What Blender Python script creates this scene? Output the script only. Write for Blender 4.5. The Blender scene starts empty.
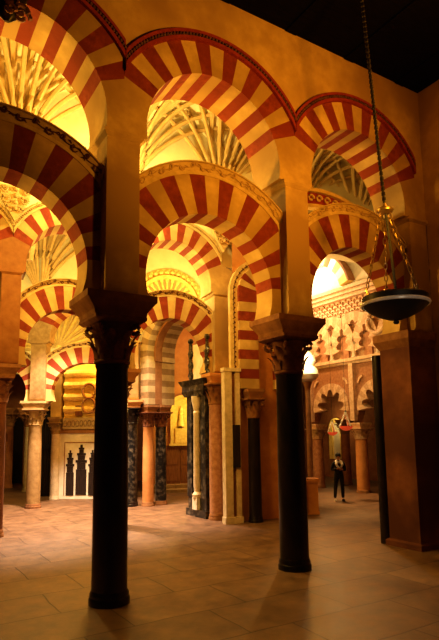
import bpy, bmesh, math, random
from math import sin, cos, pi, sqrt, atan2, radians as R, hypot, degrees
from mathutils import Vector, Matrix
random.seed(7)
scene = bpy.context.scene
COL = scene.collection
SCALE = 1.25            # everything is laid out in a smaller unit and brought to metres at the end

# ------------------------------------------------------------------ materials
def new_mat(name):
    m = bpy.data.materials.new(name); m.use_nodes = True
    nt = m.node_tree; b = nt.nodes['Principled BSDF']
    return m, nt, b

def stone(name, c1, c2, scale=6.0, rough=0.85, bump=0.25, detail=6.0, spec=0.3, stretch=(1, 1, 1), dark=None, metal=0.0, lo=.35, hi=.68):
    m, nt, b = new_mat(name)
    tc = nt.nodes.new('ShaderNodeTexCoord'); mp = nt.nodes.new('ShaderNodeMapping')
    mp.inputs['Scale'].default_value = stretch
    nt.links.new(tc.outputs['Object'], mp.inputs['Vector'])
    n = nt.nodes.new('ShaderNodeTexNoise'); n.inputs['Scale'].default_value = scale
    n.inputs['Detail'].default_value = detail; n.inputs['Roughness'].default_value = .65
    nt.links.new(mp.outputs['Vector'], n.inputs['Vector'])
    cr = nt.nodes.new('ShaderNodeValToRGB')
    cr.color_ramp.elements[0].position = lo; cr.color_ramp.elements[0].color = (*c1, 1)
    cr.color_ramp.elements[1].position = hi; cr.color_ramp.elements[1].color = (*c2, 1)
    nt.links.new(n.outputs['Fac'], cr.inputs['Fac'])
    out = cr.outputs['Color']
    if dark:
        n2 = nt.nodes.new('ShaderNodeTexNoise'); n2.inputs['Scale'].default_value = scale * .22; n2.inputs['Detail'].default_value = 4
        nt.links.new(mp.outputs['Vector'], n2.inputs['Vector'])
        r2 = nt.nodes.new('ShaderNodeValToRGB'); r2.color_ramp.elements[0].position = .42; r2.color_ramp.elements[1].position = .6
        nt.links.new(n2.outputs['Fac'], r2.inputs['Fac'])
        mx = nt.nodes.new('ShaderNodeMix'); mx.data_type = 'RGBA'
        nt.links.new(r2.outputs['Color'], mx.inputs[0])
        mx.inputs[6].default_value = (*dark, 1); nt.links.new(out, mx.inputs[7])
        out = mx.outputs[2]
    nt.links.new(out, b.inputs['Base Color'])
    b.inputs['Roughness'].default_value = rough
    b.inputs['Specular IOR Level'].default_value = spec
    b.inputs['Metallic'].default_value = metal
    if bump:
        bp = nt.nodes.new('ShaderNodeBump'); bp.inputs['Strength'].default_value = bump; bp.inputs['Distance'].default_value = .03
        nt.links.new(n.outputs['Fac'], bp.inputs['Height']); nt.links.new(bp.outputs['Normal'], b.inputs['Normal'])
    return m

def floor_mat():
    m, nt, b = new_mat('floor_slabs')
    tc = nt.nodes.new('ShaderNodeTexCoord')
    br = nt.nodes.new('ShaderNodeTexBrick'); br.offset = .37; br.squash = 1.0
    br.inputs['Scale'].default_value = 1.0
    br.inputs['Mortar Size'].default_value = .012; br.inputs['Mortar Smooth'].default_value = .3
    br.inputs['Brick Width'].default_value = 1.7; br.inputs['Row Height'].default_value = 1.0
    br.inputs['Color1'].default_value = (.205, .122, .075, 1); br.inputs['Color2'].default_value = (.165, .094, .058, 1)
    br.inputs['Mortar'].default_value = (.065, .032, .02, 1); br.inputs['Bias'].default_value = 0
    n0 = nt.nodes.new('ShaderNodeTexNoise'); n0.inputs['Scale'].default_value = .9; n0.inputs['Detail'].default_value = 2
    nt.links.new(tc.outputs['Object'], n0.inputs['Vector'])
    va = nt.nodes.new('ShaderNodeVectorMath'); va.operation = 'MULTIPLY_ADD'
    nt.links.new(n0.outputs['Color'], va.inputs[0]); va.inputs[1].default_value = (.14, .14, 0)
    nt.links.new(tc.outputs['Object'], va.inputs[2])
    nt.links.new(va.outputs[0], br.inputs['Vector'])
    n = nt.nodes.new('ShaderNodeTexNoise'); n.inputs['Scale'].default_value = 2.6; n.inputs['Detail'].default_value = 9; n.inputs['Roughness'].default_value = .7
    nt.links.new(tc.outputs['Object'], n.inputs['Vector'])
    cr = nt.nodes.new('ShaderNodeValToRGB')
    cr.color_ramp.elements[0].position = .3; cr.color_ramp.elements[0].color = (.42, .38, .34, 1)
    cr.color_ramp.elements[1].position = .72; cr.color_ramp.elements[1].color = (1.25, 1.2, 1.1, 1)
    nt.links.new(n.outputs['Fac'], cr.inputs['Fac'])
    mx = nt.nodes.new('ShaderNodeMix'); mx.data_type = 'RGBA'; mx.blend_type = 'MULTIPLY'; mx.inputs[0].default_value = 1
    nt.links.new(br.outputs['Color'], mx.inputs[6]); nt.links.new(cr.outputs['Color'], mx.inputs[7])
    nt.links.new(mx.outputs[2], b.inputs['Base Color'])
    rr = nt.nodes.new('ShaderNodeMapRange'); rr.inputs['To Min'].default_value = .34; rr.inputs['To Max'].default_value = .7
    nt.links.new(n.outputs['Fac'], rr.inputs['Value']); nt.links.new(rr.outputs['Result'], b.inputs['Roughness'])
    ma = nt.nodes.new('ShaderNodeMath'); ma.operation = 'MULTIPLY_ADD'
    nt.links.new(br.outputs['Fac'], ma.inputs[0]); ma.inputs[1].default_value = -.6; nt.links.new(n.outputs['Fac'], ma.inputs[2])
    bp = nt.nodes.new('ShaderNodeBump'); bp.inputs['Strength'].default_value = .35; bp.inputs['Distance'].default_value = .02
    nt.links.new(ma.outputs[0], bp.inputs['Height']); nt.links.new(bp.outputs['Normal'], b.inputs['Normal'])
    return m

def plain(name, c, rough=.6, metal=0.0, spec=.4, emit=None, strength=0):
    return_m, nt, b = new_mat(name)
    n = nt.nodes.new('ShaderNodeTexNoise'); n.inputs['Scale'].default_value = 18; n.inputs['Detail'].default_value = 3
    tc = nt.nodes.new('ShaderNodeTexCoord'); nt.links.new(tc.outputs['Object'], n.inputs['Vector'])
    cr = nt.nodes.new('ShaderNodeValToRGB')
    cr.color_ramp.elements[0].color = (*[x * .75 for x in c], 1); cr.color_ramp.elements[1].color = (*[min(1, x * 1.2) for x in c], 1)
    nt.links.new(n.outputs['Fac'], cr.inputs['Fac']); nt.links.new(cr.outputs['Color'], b.inputs['Base Color'])
    b.inputs['Roughness'].default_value = rough; b.inputs['Metallic'].default_value = metal
    b.inputs['Specular IOR Level'].default_value = spec
    if emit:
        b.inputs['Emission Color'].default_value = (*emit, 1); b.inputs['Emission Strength'].default_value = strength
    return return_m

M = {}
M['plaster'] = stone('ochre_plaster', (.48, .32, .12), (.62, .44, .19), 3.0, .9, .2, dark=(.38, .24, .09))
M['cream'] = stone('cream_voussoir', (.52, .36, .14), (.66, .48, .22), 5.0, .88, .3, dark=(.40, .27, .11))
M['red'] = stone('red_brick_voussoir', (.17, .028, .011), (.31, .062, .024), 7.0, .85, .45, dark=(.21, .034, .013))
M['red_trim'] = stone('red_moulding', (.20, .024, .014), (.32, .045, .024), 7.0, .8, .3)
M['bead'] = stone('dark_bead', (.07, .03, .018), (.20, .10, .05), 9.0, .8, .2)
M['trim'] = stone('carved_trim', (.50, .36, .15), (.66, .50, .25), 6.0, .85, .3)
M['ornament'] = plain('painted_scroll', (.12, .045, .02), .8)
M['ornament_pale'] = stone('pale_scroll', (.42, .27, .11), (.58, .42, .2), 8, .85, .2)
M['pier'] = stone('pier_stone', (.46, .31, .12), (.60, .43, .19), 4.0, .88, .25, dark=(.36, .23, .09))
M['impost'] = stone('shade_toned_impost_stone', (.17, .072, .03), (.28, .135, .06), 5.0, .85, .3)  # darkened: the shade on the unlit imposts is put into the colour
M['capital'] = stone('shade_toned_capital_stone', (.12, .045, .025), (.24, .10, .05), 8.0, .8, .4)  # darkened likewise, shade below the flood put into the colour
M['black_marble'] = stone('black_marble', (.006, .005, .006), (.03, .018, .015), 5.0, .3, .05, spec=.5, stretch=(1, 1, .4))
M['dark_marble'] = stone('veined_dark_marble', (.012, .012, .014), (.20, .17, .13), 7.0, .3, .05, spec=.5, lo=.48, hi=.74)
M['pink_marble'] = stone('pink_marble', (.34, .16, .09), (.52, .29, .18), 9.0, .45, .05)
M['pale_stone'] = stone('pale_stone', (.50, .40, .27), (.70, .59, .43), 5.0, .8, .15)
M['ochre_stone'] = stone('ochre_shaft_stone', (.25, .155, .065), (.38, .255, .12), 6.0, .7, .1)
M['brown_stone'] = stone('brown_stone', (.22, .10, .04), (.32, .16, .07), 4.0, .85, .2)
M['white_marble'] = stone('white_marble', (.62, .56, .46), (.80, .74, .62), 3.0, .5, .05)
M['vault'] = stone('vault_plaster', (.74, .66, .40), (.84, .76, .50), 2.0, .9, .08)
M['rib'] = stone('vault_rib', (.48, .33, .13), (.62, .46, .21), 4.0, .9, .1)
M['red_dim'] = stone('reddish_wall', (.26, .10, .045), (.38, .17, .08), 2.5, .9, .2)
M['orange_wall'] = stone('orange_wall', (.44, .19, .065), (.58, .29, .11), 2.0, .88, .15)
M['grey_cream'] = stone('greyish_cream_voussoir', (.36, .27, .15), (.46, .36, .21), 6.0, .9, .2)
M['grey_dark'] = stone('greyish_brown_voussoir', (.20, .13, .065), (.28, .19, .10), 6.0, .9, .2)
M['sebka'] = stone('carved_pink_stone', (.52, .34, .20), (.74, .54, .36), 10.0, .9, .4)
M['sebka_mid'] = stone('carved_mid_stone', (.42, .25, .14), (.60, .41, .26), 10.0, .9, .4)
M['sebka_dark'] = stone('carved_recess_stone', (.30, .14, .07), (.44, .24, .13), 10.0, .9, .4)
M['wood'] = stone('brown_wood', (.18, .07, .025), (.30, .13, .05), 3.0, .6, .15, stretch=(8, 8, 1))
M['dark_wood'] = stone('dark_wood', (.012, .007, .005), (.035, .018, .012), 5.0, .7, .2, stretch=(6, 6, 1))
M['ceil'] = stone('shade_toned_timber', (.0035, .003, .003), (.008, .006, .005), 3.0, .95, .1, spec=.05, stretch=(1, 8, 1))  # near-black because the unlit ceiling's shade is put into the colour
M['iron'] = plain('blackened_iron', (.012, .01, .011), .5, .0, .4)
M['brass'] = plain('worn_brass', (.75, .58, .26), .3, .85)
M['chain'] = plain('dull_gilt_chain', (.38, .26, .11), .4, .7)
M['steel'] = plain('rim_highlight_white', (.85, .82, .78), .3, .15, .6)  # near-white colour stands in for the highlight on the lamp rim
M['dim_orange'] = stone('shade_toned_orange_stone', (.24, .10, .035), (.34, .16, .06), 3.0, .9, .2)  # darker pier stone, left-edge shade put into the colour
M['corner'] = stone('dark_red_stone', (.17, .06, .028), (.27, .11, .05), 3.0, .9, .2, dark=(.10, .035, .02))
M['floor'] = floor_mat()
M['cloth_black'] = plain('black_cloth', (.012, .011, .014), .9)
M['cloth_pale'] = plain('pale_cloth', (.62, .55, .48), .9)
M['hair'] = plain('dark_hair', (.012, .008, .006), .7)
M['skin'] = plain('skin', (.42, .22, .13), .6)
M['shoe'] = plain('pale_shoe', (.55, .48, .42), .7)
M['niche'] = stone('lit_niche_gold', (.70, .50, .14), (.85, .66, .25), 9.0, .7, .5)
M['glass_red'] = plain('red_lamp_glass', (.45, .03, .015), .3, 0, .5, (1, .12, .03), .35)

# ------------------------------------------------------------------ mesh builder
class MB:
    def __init__(s): s.v = []; s.f = []; s.m = []
    def add(s, vs, fs, m=0):
        o = len(s.v); s.v += [tuple(v) for v in vs]
        for f in fs: s.f.append(tuple(i + o for i in f)); s.m.append(m)
        return s
    def box(s, x0, x1, y0, y1, z0, z1, m=0):
        vs = [(x, y, z) for z in (z0, z1) for y in (y0, y1) for x in (x0, x1)]
        return s.add(vs, [(0, 2, 3, 1), (4, 5, 7, 6), (0, 1, 5, 4), (2, 6, 7, 3), (0, 4, 6, 2), (1, 3, 7, 5)], m)
    def frustum(s, lo, hi, z0, z1, m=0, c=(0, 0)):
        vs = []
        for (hx, hy), z in ((lo, z0), (hi, z1)):
            vs += [(c[0] - hx, c[1] - hy, z), (c[0] + hx, c[1] - hy, z), (c[0] + hx, c[1] + hy, z), (c[0] - hx, c[1] + hy, z)]
        return s.add(vs, [(3, 2, 1, 0), (4, 5, 6, 7), (0, 1, 5, 4), (1, 2, 6, 5), (2, 3, 7, 6), (3, 0, 4, 7)], m)
    def lathe(s, prof, n=24, c=(0, 0), m=0, caps=True, z0=0):
        vs = []
        for r, z in prof:
            for k in range(n):
                a = 2 * pi * k / n; vs.append((c[0] + r * cos(a), c[1] + r * sin(a), z0 + z))
        fs = []
        for i in range(len(prof) - 1):
            for k in range(n):
                k2 = (k + 1) % n
                fs.append((i * n + k, i * n + k2, (i + 1) * n + k2, (i + 1) * n + k))
        if caps:
            fs.append(tuple(range(n - 1, -1, -1))); fs.append(tuple((len(prof) - 1) * n + k for k in range(n)))
        return s.add(vs, fs, m)
    def prism(s, poly, y0, y1, m=0, plane='xz'):
        n = len(poly)
        if plane == 'xz': vs = [(x, y0, z) for x, z in poly] + [(x, y1, z) for x, z in poly]
        elif plane == 'yz': vs = [(y0, a, z) for a, z in poly] + [(y1, a, z) for a, z in poly]
        else: vs = [(a, b, y0) for a, b in poly] + [(a, b, y1) for a, b in poly]
        fs = [tuple(range(n)), tuple(range(2 * n - 1, n - 1, -1))]
        fs += [(i, i + n, (i + 1) % n + n, (i + 1) % n) for i in range(n)]
        return s.add(vs, fs, m)
    def tube(s, pts, r, n=6, m=0, closed=False):
        pts = [Vector(p) for p in pts]; N = len(pts); vs = []
        for i, p in enumerate(pts):
            if closed: t = pts[(i + 1) % N] - pts[i - 1]
            else: t = pts[min(i + 1, N - 1)] - pts[max(i - 1, 0)]
            t.normalize()
            a = Vector((0, 0, 1)) if abs(t.z) < .9 else Vector((1, 0, 0))
            u = t.cross(a).normalized(); w = t.cross(u)
            rr = r[i] if isinstance(r, (list, tuple)) else r
            for k in range(n):
                q = 2 * pi * k / n; vs.append(p + u * (rr * cos(q)) + w * (rr * sin(q)))
        fs = []
        for i in range(N if closed else N - 1):
            j = (i + 1) % N
            for k in range(n):
                k2 = (k + 1) % n; fs.append((i * n + k, i * n + k2, j * n + k2, j * n + k))
        if not closed: fs += [tuple(range(n - 1, -1, -1)), tuple((N - 1) * n + k for k in range(n))]
        return s.add(vs, fs, m)
    def sphere(s, c, r, n=10, m=0, sq=(1, 1, 1)):
        vs = [(c[0], c[1], c[2] - r * sq[2])]; h = n // 2
        for i in range(1, h):
            t = -pi / 2 + pi * i / h
            for k in range(n):
                a = 2 * pi * k / n
                vs.append((c[0] + r * sq[0] * cos(t) * cos(a), c[1] + r * sq[1] * cos(t) * sin(a), c[2] + r * sq[2] * sin(t)))
        vs.append((c[0], c[1], c[2] + r * sq[2])); fs = []
        for k in range(n): fs.append((0, 1 + (k + 1) % n, 1 + k))
        for i in range(h - 2):
            for k in range(n):
                k2 = (k + 1) % n; fs.append((1 + i * n + k, 1 + i * n + k2, 1 + (i + 1) * n + k2, 1 + (i + 1) * n + k))
        o = 1 + (h - 2) * n
        for k in range(n): fs.append((o + k, o + (k + 1) % n, len(vs) - 1))
        return s.add(vs, fs, m)
    def ring(s, cz, r0, r1, y0, y1, a0, a1, n, mats=(0,), sub=3, lim=None, cx=0, lobes=0, depth=0, y1out=None, ends=True):
        """a ring of n wedge blocks about (cx, cz) in the xz plane, mats cycling from block to block"""
        st = n * sub
        vs = []
        for i in range(st + 1):
            a = R(a0 + (a1 - a0) * i / st); c, q = cos(a), sin(a)
            ri = r0 - depth * abs(sin(lobes * (i / st) * pi)) ** .6 if lobes else r0
            ri = r0 + depth - depth * (1 - abs(sin(lobes * (i / st) * pi))) if lobes else r0
            ro = r1
            if lim and abs(c) > 1e-6:
                ro = max(min(ro, lim / abs(c)), .02); ri = min(ri, ro - .004)
            vs += [(cx + ri * c, y0, cz + ri * q), (cx + ro * c, y0, cz + ro * q), (cx + ro * c, y1, cz + ro * q), (cx + ri * c, y1, cz + ri * q)]
        for i in range(st):
            b, d = i * 4, (i + 1) * 4; m = mats[(i // sub) % len(mats)]
            s_f = [(b, d, d + 1, b + 1), (b + 1, d + 1, d + 2, b + 2), (b + 2, d + 2, d + 3, b + 3), (b + 3, d + 3, d, b)]
            if i == 0:
                s.add(vs, [], m); o = len(s.v) - len(vs)
            for f in s_f: s.f.append(tuple(k + o for k in f)); s.m.append(m)
        if ends:
            s.f.append((o, o + 1, o + 2, o + 3)); s.m.append(mats[0])
            e = o + st * 4; s.f.append((e + 3, e + 2, e + 1, e)); s.m.append(mats[(n - 1) % len(mats)])
        return s
    def xf(s, mat): s.v = [tuple(mat @ Vector(v)) for v in s.v]; return s
    def build(s, name, mats, parent=None, loc=(0, 0, 0), rotz=0, angle=35):
        if not isinstance(mats, (list, tuple)): mats = [mats]
        me = bpy.data.meshes.new(name); me.from_pydata(s.v, [], s.f); me.update()
        for m in mats: me.materials.append(m)
        me.polygons.foreach_set('material_index', s.m)
        me.polygons.foreach_set('use_smooth', [True] * len(s.f))
        bm = bmesh.new(); bm.from_mesh(me); bmesh.ops.recalc_face_normals(bm, faces=bm.faces); bm.to_mesh(me); bm.free()
        me.set_sharp_from_angle(angle=R(angle))
        o = bpy.data.objects.new(name, me); COL.objects.link(o)
        o.location = loc; o.rotation_euler = (0, 0, rotz)
        if parent: o.parent = parent
        return o

def tag(o, label, cat, group=None, kind=None):
    if label: o['label'] = label
    if cat: o['category'] = cat
    if group: o['group'] = group
    if kind: o['kind'] = kind
    return o
def thing(name, label, cat, loc=(0, 0, 0), rotz=0, group=None):
    o = bpy.data.objects.new(name, None); COL.objects.link(o); o.empty_display_size = .2
    o.location = loc; o.rotation_euler = (0, 0, rotz)
    return tag(o, label, cat, group)
def struct(o, label, cat='structure'):
    return tag(o, label, cat, kind='structure')

# ------------------------------------------------------------------ canonical bay (units of the nearest arcade)
HB, PH, PY = 1.352, .21, .31
ZI, ZU, H = 3.53, 5.54, 7.98
LC, LR0, LR1, LT = 3.85, .98, 1.52, 1.68
UC, UR0, UR1, UT = 5.70, 1.05, 1.50, 1.64

def capital_mesh(r, h, top):
    """leafy capital: bell, two tiers of leaves, corner scrolls, abacus; z from 0 to h"""
    mb = MB()
    mb.lathe([(r * 1.0, 0), (r * 1.12, .02), (r * 1.12, .05), (r * 1.0, .07), (r * .98, h * .4), (r * 1.1, h * .7), (r * 1.35, h * .86)], 20)
    for tier, (z0, lh, out, off) in enumerate(((.06, h * .42, r * .5, 0), (h * .34, h * .40, r * .62, pi / 8))):
        for k in range(8):
            a = off + 2 * pi * k / 8; ca, sa = cos(a), sin(a); vs = []
            for i in range(6):
                t = i / 5; rr = r * (1.04 + .05 * tier) + out * t ** 2.2; z = z0 + lh * (t - .25 * max(0, t - .75) * 4 * .5)
                w = r * .36 * (1 - .55 * t ** 2)
                for sgn, dr in ((-1, 0), (0, .025), (1, 0)):
                    vs.append(((rr + dr) * ca - sgn * w * sa, (rr + dr) * sa + sgn * w * ca, z))
            fs = []
            for i in range(5):
                for j in range(2): fs.append((i * 3 + j, i * 3 + j + 1, i * 3 + j + 4, i * 3 + j + 3))
            mb.add(vs, fs)
    for k in range(4):
        a = pi / 4 + k * pi / 2; d = Vector((cos(a), sin(a), 0)); pts = []
        for i in range(12):
            t = i / 11; q = t * 2.3 * pi; rr = .075 * (1 - .7 * t)
            pts.append(d * (r * 1.62 + rr * sin(q) - .03) + Vector((0, 0, h * .80 + rr * cos(q) - .03)))
        mb.tube(pts, .026, 6)
    mb.frustum((top * .86, top * .86), (top, top), h * .87, h * .93)
    mb.box(-top, top, -top, top, h * .93, h)
    return mb

def make_column(label, pos, s, shaft_mat, cap_mat, base_mat, imp_mat, group, rotz=0, r=.195, zi=ZI, plinth=True, name='column', sq=False, imp=(.43, .36)):
    t = thing(name, label, 'column', (pos[0], pos[1], 0), rotz, group)
    ci = zi - .26; cap_h = .56; z_sh = ci - cap_h
    mb = MB(); mb.lathe([(r * 1.20, 0), (r * 1.20, .06), (r * 1.13, .08), (r * 1.15, .11), (r * 1.06, .15)], 28)
    b = mb.xf(Matrix.Scale(s, 4)).build('base', base_mat, t)
    mb = MB(); mb.lathe([(r * 1.05, .15), (r * 1.04, .5), (r * 1.03, 1.2), (r, 2.0), (r * .96, z_sh - .04), (r * 1.02, z_sh - .02), (r * 1.02, z_sh)], 28)
    mb.xf(Matrix.Scale(s, 4)).build('shaft', shaft_mat, t)
    mb = capital_mesh(r * .98, cap_h, r * 1.62); mb.xf(Matrix.Translation((0, 0, z_sh * s)) @ Matrix.Scale(s, 4))
    mb.build('capital', cap_mat, t, angle=50)
    mb = MB()
    hx, hy = imp
    pr = [(hx * .74, hy * .80, ci), (hx * .76, hy * .82, ci + .05), (hx * .80, hy * .86, ci + .08), (hx * .95, hy * .97, ci + .16), (hx, hy, ci + .18), (hx, hy, zi - .001)]
    for (a, b_, z0), (c, d, z1) in zip(pr, pr[1:]): mb.frustum((a, b_), (c, d), z0, z1)
    mb.xf(Matrix.Scale(s, 4)).build('impost', imp_mat, t)
    return t

def make_pier(label, pos, s, kx, mat, group, rotz=0, half=(-1, 1), head_mat=None, ph=PH, dl=0):
    t = thing('pier', label, 'pier', (pos[0], pos[1], ZI * s), rotz, group)
    S = Matrix.Diagonal((kx, s, s, 1)); zo = Matrix.Translation((0, 0, -ZI * s)) @ S
    mb = MB()
    # shaft of the pier with rolled foot on the front
    prof = [(-PY + .10, ZI), (-PY + .035, ZI + .02), (-PY, ZI + .07), (-PY, ZU - .09), (PY, ZU - .09), (PY, ZI)]
    n = len(prof)
    vs = [(-ph, y, z) for y, z in prof] + [(ph, y, z) for y, z in prof]
    mb.add(vs, [tuple(range(n)), tuple(range(2 * n - 1, n - 1, -1))] + [(i, i + n, (i + 1) % n + n, (i + 1) % n) for i in range(n)])
    mb.xf(zo).build('shaft', mat, t)
    mb = MB()
    mb.frustum((ph, PY), (ph + .045, PY + .035), ZU - .09, ZU - .045); mb.box(-ph - .045, ph + .045, -PY - .035, PY + .035, ZU - .045, ZU)
    mb.xf(zo).build('moulding', mat, t)
    # head: where two upper arches spread from the pier
    mb = MB(); poly = []
    a0, a1 = atan2(ZU - UC, sqrt(UR0 ** 2 - (ZU - UC) ** 2)), R(23.6)
    side = []
    for i in range(9):
        a = a0 + (a1 - a0) * i / 8; side.append((HB - UR0 * cos(a), UC + UR0 * sin(a)))
    top = (0.0, UC + HB * math.tan(a1))
    R_ = [(x, z) for x, z in side]
    if half == (-1, 1): poly = R_ + [top] + ([(0, UC + (HB - dl) * math.tan(a1))] if dl else []) + [(-x + dl, z) for x, z in reversed(R_)]
    elif half == (-1,): poly = [(0, ZU)] + [(0, top[1])] + [(-x, z) for x, z in reversed(R_)]
    else: poly = R_ + [top, (0, ZU)]
    mb.prism(poly, -PY, .36)
    mb.xf(zo).build('head', head_mat or mat, t)
    return t

def make_lower_arch(label, pos, s, kx, group, rotz=0, mats=None, ornament=True, scroll_mat=None, beads=True):
    mats = mats or (M['red'], M['cream'], M['plaster'], M['trim'])
    t = thing('lower_arch', label, 'arch', (pos[0], pos[1], ZI * s), rotz, group)
    X = Matrix.Translation((0, 0, -ZI * s)) @ Matrix.Diagonal((kx, s, s, 1))
    L = HB - PH - .002
    MB().ring(LC, LR0, LR1, -.14, .24, 4.5, 175.5, 19, (0, 1), 3, L).xf(X).build('voussoirs', mats[:2], t)
    tr = MB().ring(LC, LR1, LR1 + .05, -.15, .24, 4.5, 175.5, 12, (0,), 4, L)
    o = tr.xf(X).build('fillet', mats[3], t)
    # leaning cornice band above the voussoirs
    mb = MB(); n = 48; rows = ((LR1 + .05, -.145), (LR1 + .14, -.20), (LR1 + .145, -.225), (LT, -.225), (LT, .24), (LR1 + .05, .24)); vs = []; fs = []
    amin = math.acos(min(1, L / (LR1 + .05)))
    for i in range(n + 1):
        a = amin + (pi - 2 * amin) * i / n
        for r, y in rows:
            rr = min(r, L / max(1e-6, abs(cos(a)))); vs.append((rr * cos(a), y, LC + rr * sin(a)))
    k = len(rows)
    for i in range(n):
        for j in range(k): fs.append((i * k + j, i * k + (j + 1) % k, (i + 1) * k + (j + 1) % k, (i + 1) * k + j))
    fs += [tuple(range(k)), tuple(n * k + j for j in range(k - 1, -1, -1))]
    mb.add(vs, fs); tb = mb.xf(X).build('trim_band', mats[3], t)
    if ornament:
        mb = MB(); q0, q1 = R(46), R(134); cnt = 15; rg = random.Random(int(pos[0] * 10) + 5)
        def P(aa, rr): return (rr * cos(aa), -.145 - .055 * (rr - LR1 - .05) / .09 - .004, LC + rr * sin(aa))
        mb.tube([P(q0 + (q1 - q0) * j / 60, LR1 + .095 + .012 * sin(j * .9)) for j in range(61)], .007, 5)
        for i in range(cnt):
            a = q0 + (q1 - q0) * (i + .5) / cnt; w = (q1 - q0) / cnt; sg = 1 if i % 2 else -1; turn = rg.uniform(1.5, 2.3)
            pts = []; rad = []
            for j in range(11):
                f = j / 10; g = .036 * (1 - .75 * f)
                pts.append(P(a + (f * .25 - .1) * w + g * cos(f * turn * pi) / LR1 * sg, LR1 + .095 + sg * (.008 + g * sin(f * turn * pi))))
                rad.append(.006 + .012 * sin(pi * f) * rg.uniform(.6, 1.2))
            mb.tube(pts, rad, 5)
            for q in range(2):
                aa = a + w * rg.uniform(-.5, .5); rr = LR1 + .095 + rg.uniform(-.03, .03)
                mb.tube([P(aa - .018, rr - .012), P(aa, rr + .006), P(aa + .018, rr + rg.uniform(-.015, .015))], [.004, .013, .005], 5)
        mb.xf(X).build('scroll_ornament', scroll_mat or M['ornament'], tb)
    # plain haunches down to the impost
    az = math.asin((ZI - LC) / LR0)
    for sg in (1, -1):
        poly = []
        for i in range(9):
            a = az + (R(4.5) - az) * i / 8; poly.append((sg * LR0 * cos(a), LC + LR0 * sin(a)))
        poly += [(sg * L, LC + L * math.tan(R(4.5))), (sg * L, ZI)]
        MB().prism(poly, -.14, .24).xf(X).build('haunch', mats[2], t)
    return t

def make_upper_arch(label, pos, s, kx, group, rotz=0, mats=None, cut=0):
    mats = mats or (M['red'], M['cream'], M['red_trim'], M['bead'])
    t = thing('upper_arch', label, 'arch', (pos[0], pos[1], UC * s), rotz, group)
    X = Matrix.Translation((0, 0, -UC * s)) @ Matrix.Diagonal((kx, s, s, 1))
    MB().ring(UC, UR0, UR1, -PY, .36, 23.6, 156.4, 15, (0, 1), 3, HB - cut).xf(X).build('voussoirs', mats[:2], t)
    mb = MB(); L = HB - cut - .002
    am = math.acos(L / UR1)
    d = degrees(am)
    mb.ring(UC, UR1, UR1 + .05, -PY - .045, .36, d, 180 - d, 12, (0,), 4, L)
    mb.ring(UC, UR1 + .05, UR1 + .10, -PY - .02, .36, d, 180 - d, 12, (1,), 4, L)
    mb.ring(UC, UR1 + .10, UT, -PY - .05, .36, d, 180 - d, 12, (0,), 4, L)
    mo = mb.xf(X).build('moulding', (mats[2], mats[3]), t)
    mb = MB(); N = 64
    for i in range(N):
        a = am + .06 + (pi - 2 * am - .12) * (i + .5) / N
        rr = UR1 + .075
        if rr * abs(cos(a)) > L: continue
        mb.sphere((rr * cos(a), -PY - .035, UC + rr * sin(a)), .024, 6)
    mb.xf(X).build('bead_row', M['bead'] if mats[2] is M['red_trim'] else mats[1], mo)
    return t

def wall_bay(mb, X, top=H, y1=.36, y0=-PY, ut=UT, hb=HB):
    n = 30; L = hb
    a0 = math.acos(min(1, L / ut))
    arc = [(ut * cos(a0 + (pi - 2 * a0) * i / n), UC + ut * sin(a0 + (pi - 2 * a0) * i / n)) for i in range(n + 1)]
    xs = [a[0] for a in arc]
    m2 = MB()
    vs = []; fs = []
    for x, z in arc: vs += [(x, y0, z), (x, y0, top), (x, y1, top), (x, y1, z)]
    for i in range(n):
        b, d = i * 4, i * 4 + 4
        fs += [(b, b + 1, d + 1, d), (b + 1, b + 2, d + 2, d + 1), (b + 2, b + 3, d + 3, d + 2), (b + 3, b, d, d + 3)]
    fs += [(0, 3, 2, 1), (n * 4, n * 4 + 1, n * 4 + 2, n * 4 + 3)]
    m2.add(vs, fs).xf(X)
    mb.add(m2.v, m2.f)

def bay_frame(p, q):
    d = (q[0] - p[0], q[1] - p[1]); L = hypot(*d)
    return ((p[0] + q[0]) / 2, (p[1] + q[1]) / 2), atan2(d[1], d[0]), L / (2 * HB)

# ================================================================== SETTING
fl = MB(); fl.add([(-14, -12, 0), (20, -12, 0), (20, 24, 0), (-14, 24, 0)], [(0, 1, 2, 3)])
struct(fl.build('floor', M['floor']), 'worn stone slab floor running under all the columns', 'floor')
# timber ceiling of the nearest aisle, near-black to stand for shade: boards and beams
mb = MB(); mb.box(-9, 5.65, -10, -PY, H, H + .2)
ceil_o = struct(mb.build('ceiling', M['ceil']), 'timber ceiling coloured near-black for shade, above the nearest aisle', 'ceiling')
mb = MB()
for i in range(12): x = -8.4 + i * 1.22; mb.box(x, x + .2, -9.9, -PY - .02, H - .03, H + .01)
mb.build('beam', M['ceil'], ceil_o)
# wall on the right
mb = MB(); mb.box(5.65, 6.0, -8, -PY + .001, 0, H)
struct(mb.build('wall_right', M['plaster']), 'ochre plastered wall meeting the arcade at its right end', 'wall')

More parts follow.
